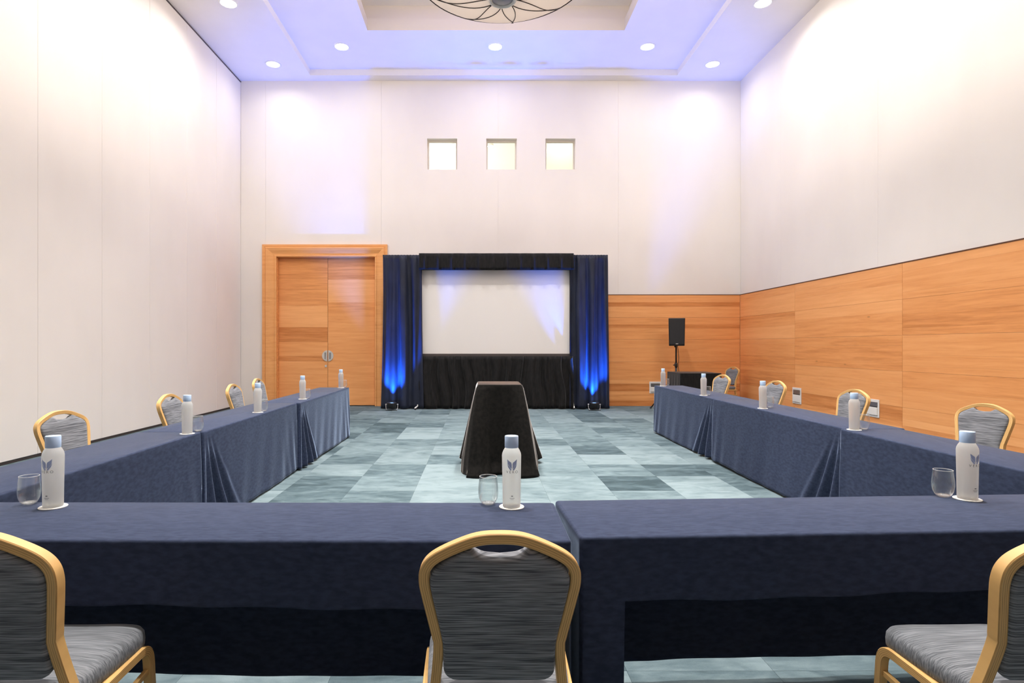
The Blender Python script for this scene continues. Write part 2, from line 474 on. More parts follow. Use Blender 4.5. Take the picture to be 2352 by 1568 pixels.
def bx(px): return (px-CX)/F*YB
def bz(py): return H-(py-CY)/F*YB
wins = [(bx(981), bx(1050), bz(389), bz(318)), (bx(1117), bx(1187), bz(389), bz(318)), (bx(1253), bx(1322), bz(389), bz(318))]
DX0, DX1, DZ = bx(636), bx(862), bz(590)                       # door opening
door_hole = (DX0, DX1, -0.2, DZ)
mb = MB(); panel_cells(mb, XL-0.3, XR+0.3, -0.2, 8.6, wins+[door_hole], YB+0.02, YB+0.30)
wall_back = struct(mb.build('wall_back', M['wall']))
seams = [XL, bx(610)-2.7+2.7, bx(876), bx(1144), bx(1420), XR]
for a, b in zip(seams[:-1], seams[1:]):
    mb = MB(); panel_cells(mb, a+0.0012, b-0.0012, 0.0 if b < 0.5 else WOOD_TOP-0.3, ZC, wins+[door_hole], YB, YB+0.02)
    mb.build('wall_panel', M['wallpanel'], wall_back)

# left wall: tall movable partition panels
wall_left = struct(MB().box(XL-0.3, XL-0.05, YF-0.3, YB+0.3, -0.2, 8.6).build('wall_left', M['track']))
y = YB
while y > YF+0.01:
    y2 = max(y-1.23, YF)
    bevel(MB().box(XL-0.05, XL, y2+0.002, y-0.002, 0.035, ZC-0.035).build('wall_panel', M['wallpanel'], wall_left), 0.004, 1)
    y = y2
struct(MB().box(XL-0.045, XL-0.006, YF, YB, 0.0, 0.035).build('baseboard_left', M['dark']))
t = MB(); t.box(XL-0.04, XL+0.012, YF, YB, ZC-0.03, ZC-0.001)
struct(t.build('trim_1', M['track']))
bl = MB().box(XL, XL+0.02, YF, YB, ZC-0.014, ZC-0.006).build('track_lip', M['white'], bpy.data.objects['trim_1'])

# right wall: white panels above oak boards
wall_right = struct(MB().box(XR+0.02, XR+0.3, YF-0.3, YB+0.3, -0.2, 8.6).build('wall_right', M['wall']))
ys = [YB, 11.6, 8.78, 5.96, 3.14, 0.32, YF]
for b, a in zip(ys[:-1], ys[1:]):
    MB().box(XR, XR+0.02, a+0.0012, b-0.0012, WOOD_TOP-0.05, ZC).build('wall_panel', M['wallpanel'], wall_right)
wall_front = struct(MB().box(XL-0.3, XR+0.3, YF-0.3, YF, -0.2, 8.6).build('wall_front', M['frontwall']))

def plank(name, mat, parent, origin, length, height, thick, rz, tone):
    """board with its grain along local x, its face towards local -y"""
    o = MB().box(0.0005, length-0.0005, 0, thick, 0.00025, height-0.00025).build(name, mat, parent)
    o.location = origin; o.rotation_euler = (0, 0, rz); o.color = (tone, 0, 0, 1)
    bevel(o, 0.0006, 1)
    return o

rows = [0.0, 0.505, 1.01, 1.515, 2.02, WOOD_TOP]
WT = 0.022
def board_field(parent, origin, rz, u0, u1):
    for k in range(5):
        z0, z1 = rows[k]+0.0008, rows[k+1]-0.0008
        n = rnd.choice([3, 4, 4, 5])
        cuts = [0]+sorted(rnd.uniform(0.15, 0.85) for _ in range(n-1))+[1]
        cuts = [cuts[0]]+[c for i, c in enumerate(cuts[1:]) if c-cuts[i] > 0.12 or c == 1]
        for a, b in zip(cuts[:-1], cuts[1:]):
            if b-a < 0.05: continue
            za = z0+(z1-z0)*a; zb = z0+(z1-z0)*b
            p = Vector(origin)+Vector((math.cos(rz), math.sin(rz), 0))*u0
            plank('plank', M['oak'], parent, (p.x, p.y, za), u1-u0, zb-za, WT, rz, min(1, max(0, rnd.gauss(0.55, 0.27))))
# right wall boards run from far to near: local x towards -y, face towards -x
ysw = [YB-WT, 11.05, 8.24, 5.43, 2.62, -0.19, YF]
wood_right = wall_right
for b, a in zip(ysw[:-1], ysw[1:]):
    # rz=-90deg: local x -> -y ; local -y -> -x
    board_field(wall_right, (XR-WT+0.001, b-0.001, 0), -PI/2, 0, (b-a)-0.003)
# back wall boards right of the door
xs = [bx(893), 0.9, XR-WT]
xs = [bx(893), 0.02, 2.84, XR-WT]
for a, b in zip(xs[:-1], xs[1:]):
    board_field(wall_back, (a+0.001, YB-WT, 0), 0, 0, b-a-0.003)
# dark top edges of the panelling
struct(MB().box(XR-WT-0.004, XR, YF, YB-WT, WOOD_TOP, WOOD_TOP+0.014).build('trim_2', M['oak_edge']))
struct(MB().box(bx(893), XR, YB-WT-0.004, YB, WOOD_TOP, WOOD_TOP+0.014).build('trim_3', M['oak_edge']))

# ---------------------------------------------------------------- high square windows with a lit corridor behind
for n, (a, b, c, d) in enumerate(wins):
    mb = MB(); fw = 0.035
    y0, y1 = YB+0.13, YB+0.18
    mb.box(a, a+fw, y0, y1, c, d).box(b-fw, b, y0, y1, c, d).box(a+fw, b-fw, y0, y1, d-fw*1.3, d).box(a+fw, b-fw, y0, y1, c, c+0.012)
    wf = struct(mb.build('window_%d' % (n+1), M['winframe']))
    MB().box(a+fw, b-fw, y0+0.02, y0+0.026, c+0.012, d-fw*1.3).build('pane', M['pane'], wf)
mb = MB()
cx0, cx1, cy0, cy1, cz0, cz1 = -2.4, 3.4, YB+0.30, YB+2.2, 4.0, 7.4
mb.add([(cx0,cy1,cz0),(cx1,cy1,cz0),(cx1,cy1,cz1),(cx0,cy1,cz1)], [(0,1,2,3)])
mb.add([(cx0,cy0,cz0),(cx0,cy1,cz0),(cx0,cy1,cz1),(cx0,cy0,cz1)], [(0,1,2,3)])
mb.add([(cx1,cy0,cz0),(cx1,cy1,cz0),(cx1,cy1,cz1),(cx1,cy0,cz1)], [(3,2,1,0)])
mb.add([(cx0,cy0,cz0),(cx1,cy0,cz0),(cx1,cy1,cz0),(cx0,cy1,cz0)], [(0,1,2,3)])
mb.add([(cx0,cy0,cz1),(cx1,cy0,cz1),(cx1,cy1,cz1),(cx0,cy1,cz1)], [(3,2,1,0)])
struct(mb.build('wall_corridor', M['cream']))

def area_lamp(parent, loc, size, watts, col, spread=PI, rot=(0,0,0), shape='DISK'):
    l = bpy.data.lights.new('lamp_light', 'AREA'); l.shape = shape; l.size = size; l.energy = watts; l.color = col; l.spread = spread
    o = bpy.data.objects.new('lamp_light', l); C.objects.link(o); o.location = loc; o.rotation_euler = rot; o.parent = parent
    return o

def corridor_lamp(x, y, z, watts, label):
    e = empty('corridor_lamp', (x, y, z))
    tag(e, label, 'lamp')
    MB().lathe([(0.03,0.1),(0.07,0.06),(0.09,0.0)], 16).build('housing', M['white'], e, True)
    MB().lathe([(0.0001,-0.004),(0.08,-0.002),(0.085,0.002)], 16, cap0=False).build('bulb', M['lens'], e)
    l = bpy.data.lights.new('lamp_light', 'POINT'); l.energy = watts; l.color = (1,0.97,0.91); l.shadow_soft_size = 0.08
    o = bpy.data.objects.new('lamp_light', l); C.objects.link(o); o.location = (0,0,-0.12); o.parent = e
p = atd(1127, 336, 14.6)
corridor_lamp(p.x, 14.6, p.z, 8, 'small lit lamp seen through the middle square window')
corridor_lamp(-1.2, 15.0, 6.9, 60, 'unseen corridor lamp added to brighten the white square window')  # out of view, added so the left pane comes out brightest
corridor_lamp(2.2, 14.9, 6.9, 14, 'corridor lamp behind the pale cream square window')

# ---------------------------------------------------------------- double door
door = struct(empty('door_1', ((DX0+DX1)/2, YB, 0)))
def dpart(mb, name, mat, parent=door, off=True, smooth=False):
    v = [(a-(DX0+DX1)/2, b-YB, c) for a, b, c in mb.v]
    return mesh_obj(name, v, mb.f, mat, parent, smooth)
OX0, OX1, OZ = bx(604), bx(890), bz(562)
# moulded casing: stepped profile, u = distance from the opening 0..1, depth proud of the wall
prof = [(0.0, 0.0), (0.0, 0.050), (0.10, 0.055), (0.16, 0.040), (0.30, 0.046), (0.55, 0.070), (0.72, 0.078), (0.80, 0.052), (0.86, 0.060), (1.0, 0.056), (1.0, 0.0)]
def casing_piece(p0, p1, o0, o1):
    mb = MB()
    v = []
    for u, d in prof:
        for (a, b) in ((p0, o0), (p1, o1)):
            v.append((a[0]+(b[0]-a[0])*u, YB-d, a[1]+(b[1]-a[1])*u))
    n = len(prof)
    f = [(2*i, 2*i+1, 2*i+3, 2*i+2) for i in range(n-1)]
    mb.add(v, f)
    return mb
for a in ((( DX0, 0), (DX0, DZ), (OX0, 0), (OX0, OZ)), ((DX0, DZ), (DX1, DZ), (OX0, OZ), (OX1, OZ)), ((DX1, DZ), (DX1, 0), (OX1, OZ), (OX1, 0))):
    c = dpart(casing_piece(*a), 'casing', M['oak_trim']); c.color = (0.55, 0, 0, 1)
    bm = bmesh.new(); bm.from_mesh(c.data); bmesh.ops.recalc_face_normals(bm, faces=bm.faces); bm.to_mesh(c.data); bm.free()
JD = 0.10
mb = MB(); mb.box(DX0-0.001, DX0+0.012, YB, YB+0.28, 0, DZ).box(DX1-0.012, DX1+0.001, YB, YB+0.28, 0, DZ).box(DX0, DX1, YB, YB+0.28, DZ-0.012, DZ+0.001)
jb = dpart(mb, 'jamb', M['oak_trim']); jb.color = (0.3, 0, 0, 1)
xm = bx(750.5)
tl = [(0, .16, .62), (.16, .30, .7), (.30, .335, .12), (.335, .43, .62), (.43, .53, .1), (.53, .675, .95), (.675, .86, .38), (.86, 1, .3)]
tr = [(0, .13, .78), (.13, .27, .66), (.27, .45, .55), (.45, .60, .6), (.60, .70, .42), (.70, .855, .9), (.855, 1.0, .3)]
for (a, b, tones, nm) in ((DX0+0.014, xm-0.003, tl, -1), (xm+0.003, DX1-0.014, tr, 1)):
    leaf = dpart(MB().box(a, b, YB+JD, YB+JD+0.045, 0.008, DZ-0.014), 'door_leaf', M['oak_edge'])
    for z0, z1, tn in tones:
        h = DZ-0.022
        q = plank('plank', M['oak'], leaf, (a-(DX0+DX1)/2, JD-0.006, 0.008+h*z0), b-a, h*(z1-z0), 0.006, 0, tn)
    # half-moon pull and its grip
    hz = bz(817); r = 0.125
    seg = 20; vv = []; ff = []
    for s, yy in ((0, YB+JD-0.006), (1, YB+JD-0.018)):
        for k in range(seg+1):
            t = -PI/2+PI*k/seg
            xx = (xm + nm*(0.012) + nm*r*math.cos(t)*0.94)
            vv.append((xx, yy, hz+r*math.sin(t)))
    n = seg+1
    for k in range(seg): ff.append((k, k+1, n+k+1, n+k))
    ff.append(tuple(range(n))); ff.append(tuple(range(2*n-1, n-1, -1))); ff.append((0, n, 2*n-1, n-1))
    hm = MB().add(vv, ff)
    hd = dpart(hm, 'handle', M['steel'], leaf)
    bm = bmesh.new(); bm.from_mesh(hd.data); bmesh.ops.recalc_face_normals(bm, faces=bm.faces); bm.to_mesh(hd.data); bm.free()
    gx = xm+nm*0.055
    dpart(MB().box(gx-0.012, gx+0.012, YB+JD-0.045, YB+JD-0.018, hz-0.075, hz+0.075), 'grip', M['greymetal'], leaf)
    if nm < 0:
        dpart(MB().box(xm-0.065, xm-0.02, YB+JD-0.02, YB+JD-0.006, bz(843), bz(838)), 'lock', M['steel'], leaf)

# ---------------------------------------------------------------- ceiling with two stepped recesses
def ring(mb, z, o, i):
    (a,b,c,d), (e,f,g,h) = o, i        # x0,x1,y0,y1
    for q in ([(a,c),(b,c),(f,g),(e,g)], [(b,c),(b,d),(f,h),(f,g)], [(b,d),(a,d),(e,h),(f,h)], [(a,d),(a,c),(e,g),(e,h)]):
        mb.add([(x, y, z) for x, y in q], [(3,2,1,0)])
def band(mb, r, z0, z1):
    a,b,c,d = r
    P = [(a,c),(b,c),(b,d),(a,d)]
    for k in range(4):
        p, q = P[k], P[(k+1)%4]
        mb.add([(p[0],p[1],z0),(q[0],q[1],z0),(q[0],q[1],z1),(p[0],p[1],z1)], [(0,1,2,3)])
R0 = (XL-0.05, XR+0.02, YF, YB+0.02)
R1 = (-3.79, 4.41, 0.5, 13.12)
Z1 = H+6.18
R2 = (-2.20, 2.83, 2.5, 11.50)
Z2 = H+6.40
R3 = (R2[0]-0.06, R2[1]+0.06, R2[2]-0.06, R2[3]+0.06)
Z3 = H+6.47
R4 = (R3[0]-0.06, R3[1]+0.06, R3[2]-0.06, R3[3]+0.06)
Z4 = H+6.73
mb = MB(); ring(mb, ZC, R0, R1); band(mb, R1, ZC, Z1)
ceiling = struct(mb.build('ceiling', M['ceil']))
mb = MB(); ring(mb, Z1, R1, R2); mb.build('recess_panel', M['ceil'], ceiling)
M['cove'] = plain('cove_shaded_beige', (0.60,0.55,0.50), 0.85)  # shade of the cove put into the colour, darker than the ceiling paint
mb = MB(); band(mb, R2, Z1, Z2); mb.build('cove_face', M['cove'], ceiling)
mb = MB(); ring(mb, Z2, R3, R2); band(mb, R3, Z2, Z3); ring(mb, Z3, R4, R3); band(mb, R4, Z3, Z4); mb.build('cove_step', M['cove'], ceiling)
a,b,c,d = R4
MB().add([(a,c,Z4),(b,c,Z4),(b,d,Z4),(a,d,Z4)], [(3,2,1,0)]).build('recess_top', M['ceil'], ceiling)

# ---------------------------------------------------------------- recessed downlights, each with its own lamp
spots = []
for x, side in ((-4.43, 'left partition wall'), (4.99, 'oak panelled wall')):
    for k, y in enumerate((12.6, 10.36, 8.12, 5.88, 3.64)):
        spots.append((x, y, ZC, 'round soffit downlight along the '+side+', '+('nearest the', 'second from the', 'third from the', 'fourth from the', 'farthest from the')[k]+' screen wall', 'soffit downlights along the '+side))
for x, wh in ((-2.85, 'toward the partition wall'), (0.32, 'above the middle window'), (3.46, 'toward the oak wall')):
    spots.append((x, 12.13, Z1, 'round recess downlight before the screen wall, '+wh, 'recess downlights above the screen wall'))
    spots.append((x, 2.0, Z1, 'round recess downlight over the front tables, '+wh.replace('above the middle window', 'in the middle'), 'recess downlights over the front tables'))
for x, wh in ((-3.0, 'white partition wall'), (3.62, 'oak wall')):
    for y, od in ((9.2, 'nearest'), (6.6, 'second from'), (4.0, 'third from')):
        spots.append((x, y, Z1, 'round recess downlight on the side of the '+wh+', '+od+' the screen wall', 'recess downlights beside the hanging lamp'))
for x, wh in ((-1.25, 'white partition wall'), (1.85, 'oak wall')):  # unseen lamps added up here to brighten the floor and table tops
    for y, od in ((9.4, 'nearest'), (6.2, 'second from'), (3.4, 'third from')):
        spots.append((x, y, Z4, 'added fill light in the highest ceiling, '+wh+' side, '+od+' the screen wall', 'added fill lights around the hanging lamp'))
first = True
lamp_kinds = {}
spots.sort(key=lambda q: q[2] != Z1)
for s in spots:
    if first:
        e = empty('downlight')
        MB().lathe([(0.165,-0.001),(0.165,-0.008),(0.155,-0.012),(0.135,-0.010),(0.130,-0.002)], 32, cap0=False, cap1=False).build('trim_ring', M['white'], e, True)
        MB().lathe([(0.0001,-0.005),(0.131,-0.003)], 32, cap0=False, cap1=False).build('lens', M['lens'], e)
        area_lamp(e, (0,0,-0.03), 0.24, RECESS_W, DOWN_COL, spread=math.radians(140))
        dl_proto = e; first = False
    else:
        e = copy_tree(dl_proto)
    e.location = s[:3]; tag(e, s[3], 'downlight', s[4])
    lo = [c for c in e.children if c.type == 'LIGHT'][0]
    if s[2] == Z1 and s[1] > 12:
        if 'wall' not in lamp_kinds:
            lamp_kinds['wall'] = lo.data.copy(); lamp_kinds['wall'].energy = 9; lamp_kinds['wall'].spread = math.radians(165)
        lo.data = lamp_kinds['wall']
    if s[2] in (ZC, Z4):
        key = 'top' if s[2] == Z4 else ('corner' if s[1] > 12 else 'soffit')
        if key not in lamp_kinds:
            lamp_kinds[key] = lo.data.copy()
            lamp_kinds[key].spread = math.radians(160)
            lamp_kinds[key].energy = {'soffit': SOFFIT_W, 'corner': 0.32*SOFFIT_W, 'top': TOP_W}[key]
            if key == 'top': lamp_kinds[key].spread = math.radians(90)
        lo.data = lamp_kinds[key]

# ---------------------------------------------------------------- hanging bowl lamp
LX, LY, LZ, LR = 0.27, 7.0, 5.78, 1.03
lamp = tag(empty('hanging_lamp', (LX, LY, LZ)), 'huge shallow bowl lamp with dark swirling wires and round hub under the ceiling', 'lamp')
def bowl(r): 
    t = (r-0.16)/(LR-0.16)
    return -0.27*(1-t**2.2)
pr = [(0.16+(LR-0.16)*k/18, bowl(0.16+(LR-0.16)*k/18)) for k in range(19)]
up = [(LR, 0.0), (LR-0.02, 0.05)]
sh = MB().lathe(pr+up[1:], 72, cap0=False, cap1=False).build('lamp_shade', M['shade'], lamp, True)
rim = [(LR*math.cos(2*PI*k/72), LR*math.sin(2*PI*k/72), 0.0) for k in range(73)]
MB().tube(rim, 0.011, 8).build('rim_wire', M['dark'], lamp, True)
for k in range(9):
    for sg, sw in ((1, 0.42), (-1, 0.30)):
        th = 2*PI*k/9+0.2
        pts = []
        for j in range(15):
            t = j/14; r = 0.17+(LR-0.19)*t
            a = th+sg*sw*math.sin(t*PI*0.62)+(0.10*t*t)
            pts.append((r*math.cos(a), r*math.sin(a), bowl(r)-0.006))
        MB().tube(pts, 0.0055, 6).build('wire', M['dark'], lamp, True)
MB().lathe([(0.17,-0.25),(0.175,-0.285),(0.16,-0.31),(0.135,-0.315),(0.125,-0.295)], 40, cap0=False, cap1=False).build('hub_ring', M['white'], lamp, True)
MB().lathe([(0.0001,-0.315),(0.08,-0.31),(0.127,-0.295)], 40, cap0=False, cap1=False).build('hub_disc', M['greymetal'], lamp, True)
MB().tube([(0,0,-0.28),(0,0,Z4-LZ-0.05)], 0.015, 10).build('rod', M['greymetal'], lamp, True)
MB().lathe([(0.02,Z4-LZ-0.07),(0.12,Z4-LZ-0.03),(0.12,Z4-LZ)], 24).build('ceiling_rose', M['white'], lamp, True)

MB().lathe([(0.03,-0.02),(0.09,0.02),(0.11,0.09),(0.09,0.16),(0.03,0.20)], 24).build('bulb', emit('added_lamp_bulb', (1,0.85,0.7), 4.0), lamp, True)  # glowing bulb added inside the bowl, hidden from below
l = bpy.data.lights.new('lamp_light', 'POINT'); l.energy = BOWL_FILL_W; l.color = (1,0.87,0.76); l.shadow_soft_size = 0.16  # added light above the bowl that brightens the ceiling
o = bpy.data.objects.new('lamp_light', l); C.objects.link(o); o.location = (0, 0, 0.42); o.parent = lamp

# ---------------------------------------------------------------- screen, drapes
YD = 12.66
def dx(px, y=YD): return (px-CX)/F*y
def dz(py, y=YD): return H-(py-CY)/F*y
def drape(name, x0, x1, ztop, zbot, y0, amp, waves, mat, seed, flare=0.0, header=0.06, nz=40, lean=0.0):
    r = random.Random(seed)
    n = int((x1-x0)/0.008)
    ph = [(r.uniform(0.7, 1.3), r.uniform(0, 6.28), r.uniform(0.4, 1)) for _ in range(4)]
    v = []; f = []
    for j in range(nz+1):
        t = j/nz; z = ztop+(zbot-ztop)*t
        for i in range(n+1):
            u = i/n
            uu = u+0.012*math.sin(5*t+9*u+seed)
            s = 0
            for k, (fr, p, wgt) in enumerate(ph):
                s += wgt*math.sin(2*PI*waves*fr*(0.6+0.45*k)*uu+p+0.5*math.sin(3*t+k))
            s = math.tanh(0.9*s)
            s = s if s > 0 else 1.5*s
            A = amp*(0.35+0.65*min(1, t/0.25)) if header else amp
            if header and (ztop-z) < header:
                A = amp*0.22; s = math.sin(2*PI*waves*5*u+r.random()*0.6)
            xx = x0+(x1-x0)*u+(u-0.5)*2*flare*t*t
            v.append((xx, y0-A*s-lean*t, z))
    for j in range(nz):
        for i in range(n):
            a = j*(n+1)+i
            f.append((a, a+n+1, a+n+2, a+1))
    o = mesh_obj(name, v, f, mat, None, True)
    m = o.modifiers.new('thick', 'SOLIDIFY'); m.thickness = 0.004; m.offset = -1
    return o
tag(drape('drape_curtain', dx(878), dx(968), dz(584), 0.012, YD+0.07, 0.060, 2.6, M['drape_navy'], 3, flare=0.05, lean=0.02),
    'dark velvet side curtain lit blue, between the oak double door and the screen', 'curtain', 'side curtains of the screen')
tag(drape('drape_curtain', dx(1312), dx(1398), dz(584), 0.012, YD+0.07, 0.060, 2.5, M['drape_navy'], 11, flare=0.03, lean=0.02),
    'dark velvet side curtain lit blue, between the screen and the speaker corner', 'curtain', 'side curtains of the screen')
tag(drape('screen_skirt', dx(958), dx(1318), dz(818), 0.012, YD+0.08, 0.040, 11, M['drape_black'], 5, header=0.0, nz=14, lean=0.02),
    'black pleated skirt hanging below the projection screen', 'curtain')
def valance():
    x0, x1, zt, zb = dx(962), dx(1318), dz(581), dz(619)
    n = 360; v = []; f = []
    r = random.Random(2)
    for j in range(7):
        t = j/6; z = zt+(zb-zt)*t
        for i in range(n+1):
            u = i/n; pl = (u*11.5) % 1.0
            s = 0.06*math.exp(-((pl-0.5)/0.11)**2)*min(1, t*2.5) + 0.004*math.sin(u*57)
            v.append((x0+(x1-x0)*u, YD+0.02-s-0.02*t, z+(0.006*math.sin(u*23) if j == 6 else 0)))
    for j in range(6):
        for i in range(n):
            a = j*(n+1)+i; f.append((a, a+n+1, a+n+2, a+1))
    o = mesh_obj('valance', v, f, M['drape_black'], None, True)
    m = o.modifiers.new('thick', 'SOLIDIFY'); m.thickness = 0.004; m.offset = -1
    return o
tag(valance(), 'black pleated valance across the top of the projection screen', 'valance')

scr = tag(empty('projection_screen', (0, YD+0.20, 0)), 'wide white projection screen in a dark frame with black drapes', 'screen')
ys_ = YD+0.20
sx0, sx1, sz0, sz1 = dx(967.5, ys_), dx(1308, ys_), dz(812, ys_), dz(620.5, ys_)
fr = 0.07
MB().box(sx0, sx1, 0.0, 0.012, sz0, sz1).build('screen_surface', M['screen'], scr)
for (a,b,c,d) in ((sx0-fr, sx0, sz0-fr, sz1+fr), (sx1, sx1+fr, sz0-fr, sz1+fr), (sx0, sx1, sz1, sz1+fr), (sx0, sx1, sz0-fr, sz0)):
    bevel(MB().box(a, b, -0.018, 0.03, c, d).build('frame_bar', M['screen_frame'], scr), 0.004)
for px, lean in ((958, -1), (1318, 1)):
    x = dx(px, 12.6)
    g = MB().tube([(x, 0.02, sz0), (x, 0.02, 0.5), (x, -0.0, 0.25)], 0.018, 8).build('leg', M['greymetal'], scr, True)
    fp = at(px+lean*1-2, 941 if lean < 0 else 940, 0.0)
    MB().tube([(x, 0.0, 0.25), (fp.x+0.02, -0.12, 0.06), (fp.x-0.02*lean*-1, fp.y-ys_, 0.035)], 0.016, 8).build('foot', M['steel'], g, True)
    MB().lathe([(0.018,0.0),(0.02,0.01),(0.016,0.04)], 12, c=(fp.x-0.01*lean*-1, fp.y-ys_-0.01, 0.0)).build('rubber_tip', M['blackplastic'], g, True)

# ---------------------------------------------------------------- blue floor uplights
def uplight(px, py, label, tilt):
    p = at(px, py, 0.0)
    e = tag(empty('led_uplight', (p.x, p.y, 0)), label, 'uplight', 'blue uplights in front of the screen curtains')
    b = MB().lathe([(0.085,0.045),(0.098,0.055),(0.105,0.14),(0.105,0.165),(0.095,0.165),(0.095,0.150)], 28, cap1=False).build('body', M['blackmetal'], e, True)
    MB().lathe([(0.0001,0.150),(0.095,0.149)], 28, cap0=False, cap1=False).build('lens', M['bluelens'], e)
    for s in (-1, 1):
        MB().tube([(s*0.125,0,0.135),(s*0.125,0,0.06),(s*0.11,-0.03,0.008),(s*0.09,-0.06,0.006)], 0.009, 8).build('yoke_arm', M['greymetal'], e, True)
        MB().tube([(s*0.10,0,0.12),(s*0.14,0,0.12)], 0.015, 10).build('knob', M['greymetal'], e, True)
    MB().box(-0.12, 0.12, -0.075, -0.045, 0, 0.012).build('foot_bar', M['blackmetal'], e)
    l = bpy.data.lights.new('lamp_light', 'SPOT'); l.energy = BLUE_W; l.color = BLUE_COL; l.spot_size = math.radians(72); l.spot_blend = 0.6; l.shadow_soft_size = 0.06
    o = bpy.data.objects.new('lamp_light', l); C.objects.link(o); o.parent = e; o.location = (0, 0, 0.17)
    o.rotation_euler = (PI+math.radians(tilt), 0, 0)
    return e
uplight(900, 941.7, 'small black floor uplight shining blue beside the double door', -8.0)
uplight(1365, 941.7, 'small black floor uplight shining blue beside the oak panelled corner', -8.0)

# ---------------------------------------------------------------- tables under cloths
TT = 0.738
def table(x, y, rz, L, D, label, group):
    e = tag(empty('folding_table', (x, y, 0), rz), label, 'table', group)
    bevel(MB().box(-L/2, L/2, -D/2, D/2, TT-0.028, TT-0.004).build('tabletop', M['tabletop'], e), 0.004)
    for sx in (-1, 1):
        for sy in (-1, 1):
            MB().tube([(sx*(L/2-0.055), sy*(D/2-0.05), 0.0), (sx*(L/2-0.055), sy*(D/2-0.05), TT-0.028)], 0.014, 8).build('leg', M['blackmetal'], e, True)
        MB().tube([(sx*(L/2-0.055), -(D/2-0.05), 0.12), (sx*(L/2-0.055), (D/2-0.05), 0.12)], 0.010, 8).build('stretcher', M['blackmetal'], e, True)
    return e

def cloth_mesh(L, D, top, drop, disp, step=0.008, rows=34, r=0.012, er=0.010, taper=None, hemfn=None):
    """cloth over an L x D board. drop(side, s, n): hanging length. disp(side, s, n, v, h): outward bulge."""
    per = []
    sides = [('front', (-L/2+r, -D/2), (1,0), (0,-1), L-2*r), ('right', (L/2, -D/2+r), (0,1), (1,0), D-2*r),
             ('back', (L/2-r, D/2), (-1,0), (0,1), L-2*r), ('left', (-L/2, D/2-r), (0,-1), (-1,0), D-2*r)]
    for k, (nm, p, t, n, ln) in enumerate(sides):
        m = max(2, int(ln/step))
        for i in range(m+1):
            s = ln*i/m
            per.append((p[0]+t[0]*s, p[1]+t[1]*s, n[0], n[1], nm, s, ln))
        nx = sides[(k+1) % 4]; n2 = nx[3]
        c = (p[0]+t[0]*ln-n[0]*r, p[1]+t[1]*ln-n[1]*r)
        for i in range(1, 6):
            a = i/6*PI/2
            qx = n[0]*math.cos(a)+n2[0]*math.sin(a); qy = n[1]*math.cos(a)+n2[1]*math.sin(a)
            if i <= 3: per.append((c[0]+qx*r, c[1]+qy*r, qx, qy, nm, ln, ln))
            else: per.append((c[0]+qx*r, c[1]+qy*r, qx, qy, nx[0], 0.0, nx[4]))
    N = len(per); v = []; f = []
    prof = [(-er, 0.0), (-er*0.4, er*0.10), (0.0, er*0.5), (er*0.12, er)]
    for o, d in prof:
        for (x, y, nx, ny, nm, s, ln) in per:
            v.append((x+nx*(o+0.004), y+ny*(o+0.004), top-d))
    for j in range(1, rows+1):
        t = j/rows
        for (x, y, nx, ny, nm, s, ln) in per:
            h = drop(nm, s, ln)
            vv = er+(h-er)*t
            dd = 0.004+er*0.12+disp(nm, s, ln, vv, h)
            z = top-vv
            v.append((x+nx*dd, y+ny*dd, z))
    R = len(prof)+rows
    for j in range(R-1):
        for i in range(N):
            i2 = (i+1) % N
            f.append((j*N+i, (j+1)*N+i, (j+1)*N+i2, j*N+i2))
    # top: inner grid strip by strip would be overkill; the board is flat
    f.append(tuple(range(N)))
    return v, f

def fan(a, v, A=0.080, width=0.78, n=3.5):
    """folds gathered at an upper corner and spreading downwards"""
    ph = a/(v+0.16)
    if ph > width: return 0.0
    q = ph/width
    edge = min(1.0, (1-q)*2.2)*min(1.0, q*6)
    return A*v*edge*(0.62*math.cos(2*PI*n*q**0.85)-0.30*(1-q))*min(1.0, v/0.25)

def table_cloth(x, y, rz, L, D, label, group, near=None, outer=0.21, hem=0.03, flap=None, seed=0, tz=TT+0.004):
    r = random.Random(seed); p1 = r.uniform(0, 6); p2 = r.uniform(0, 6); p3 = r.uniform(0, 6)
    full = tz-hem
    def drop(side, s, n):
        if side == 'front':
            if flap:
                if flap[0] == 'neg' and s < flap[1]: return full-0.01
                if flap[0] == 'pos' and n-s < flap[1]: return full-0.01
            return outer+0.006*math.sin(s*4+p1)+0.003*math.sin(s*17+p2)
        if side in ('left', 'right'):
            # slope from long inner drop to the outer corner
            return full
        return full+0.006*math.sin(s*3.1+p2)
    def disp(side, s, n, v, h):
        d = 0.004*math.sin(s*7+p1+2*v)*v+0.003*math.sin(s*19+p3+5*v)*v
        if side == 'back':
            d += 0.02*v
            # 'back' runs from local +x (s=0) to local -x (s=n)
            for c in (near or []):
                a = s if c == 'pos' else n-s
                d += fan(a, v)
            a0 = min(s, n-s)
            d += 0.008*v*math.sin(v*6+a0*34)*math.exp(-a0/0.22)
        elif side in ('left', 'right'):
            d = 0.0005*math.sin(s*30)
        else:
            d += 0.01*v+0.004*v*math.sin(s*23+p2)
        return d
    v, f = cloth_mesh(L, D, tz, drop, disp)
    o = mesh_obj('tablecloth', v, f, M['navy'], None)
    autosmooth(o, 50)
    m = o.modifiers.new('thick', 'SOLIDIFY'); m.thickness = 0.002; m.offset = -1
    o.location = (x, y, 0); o.rotation_euler = (0, 0, rz)
    return tag(o, label, 'tablecloth', group)

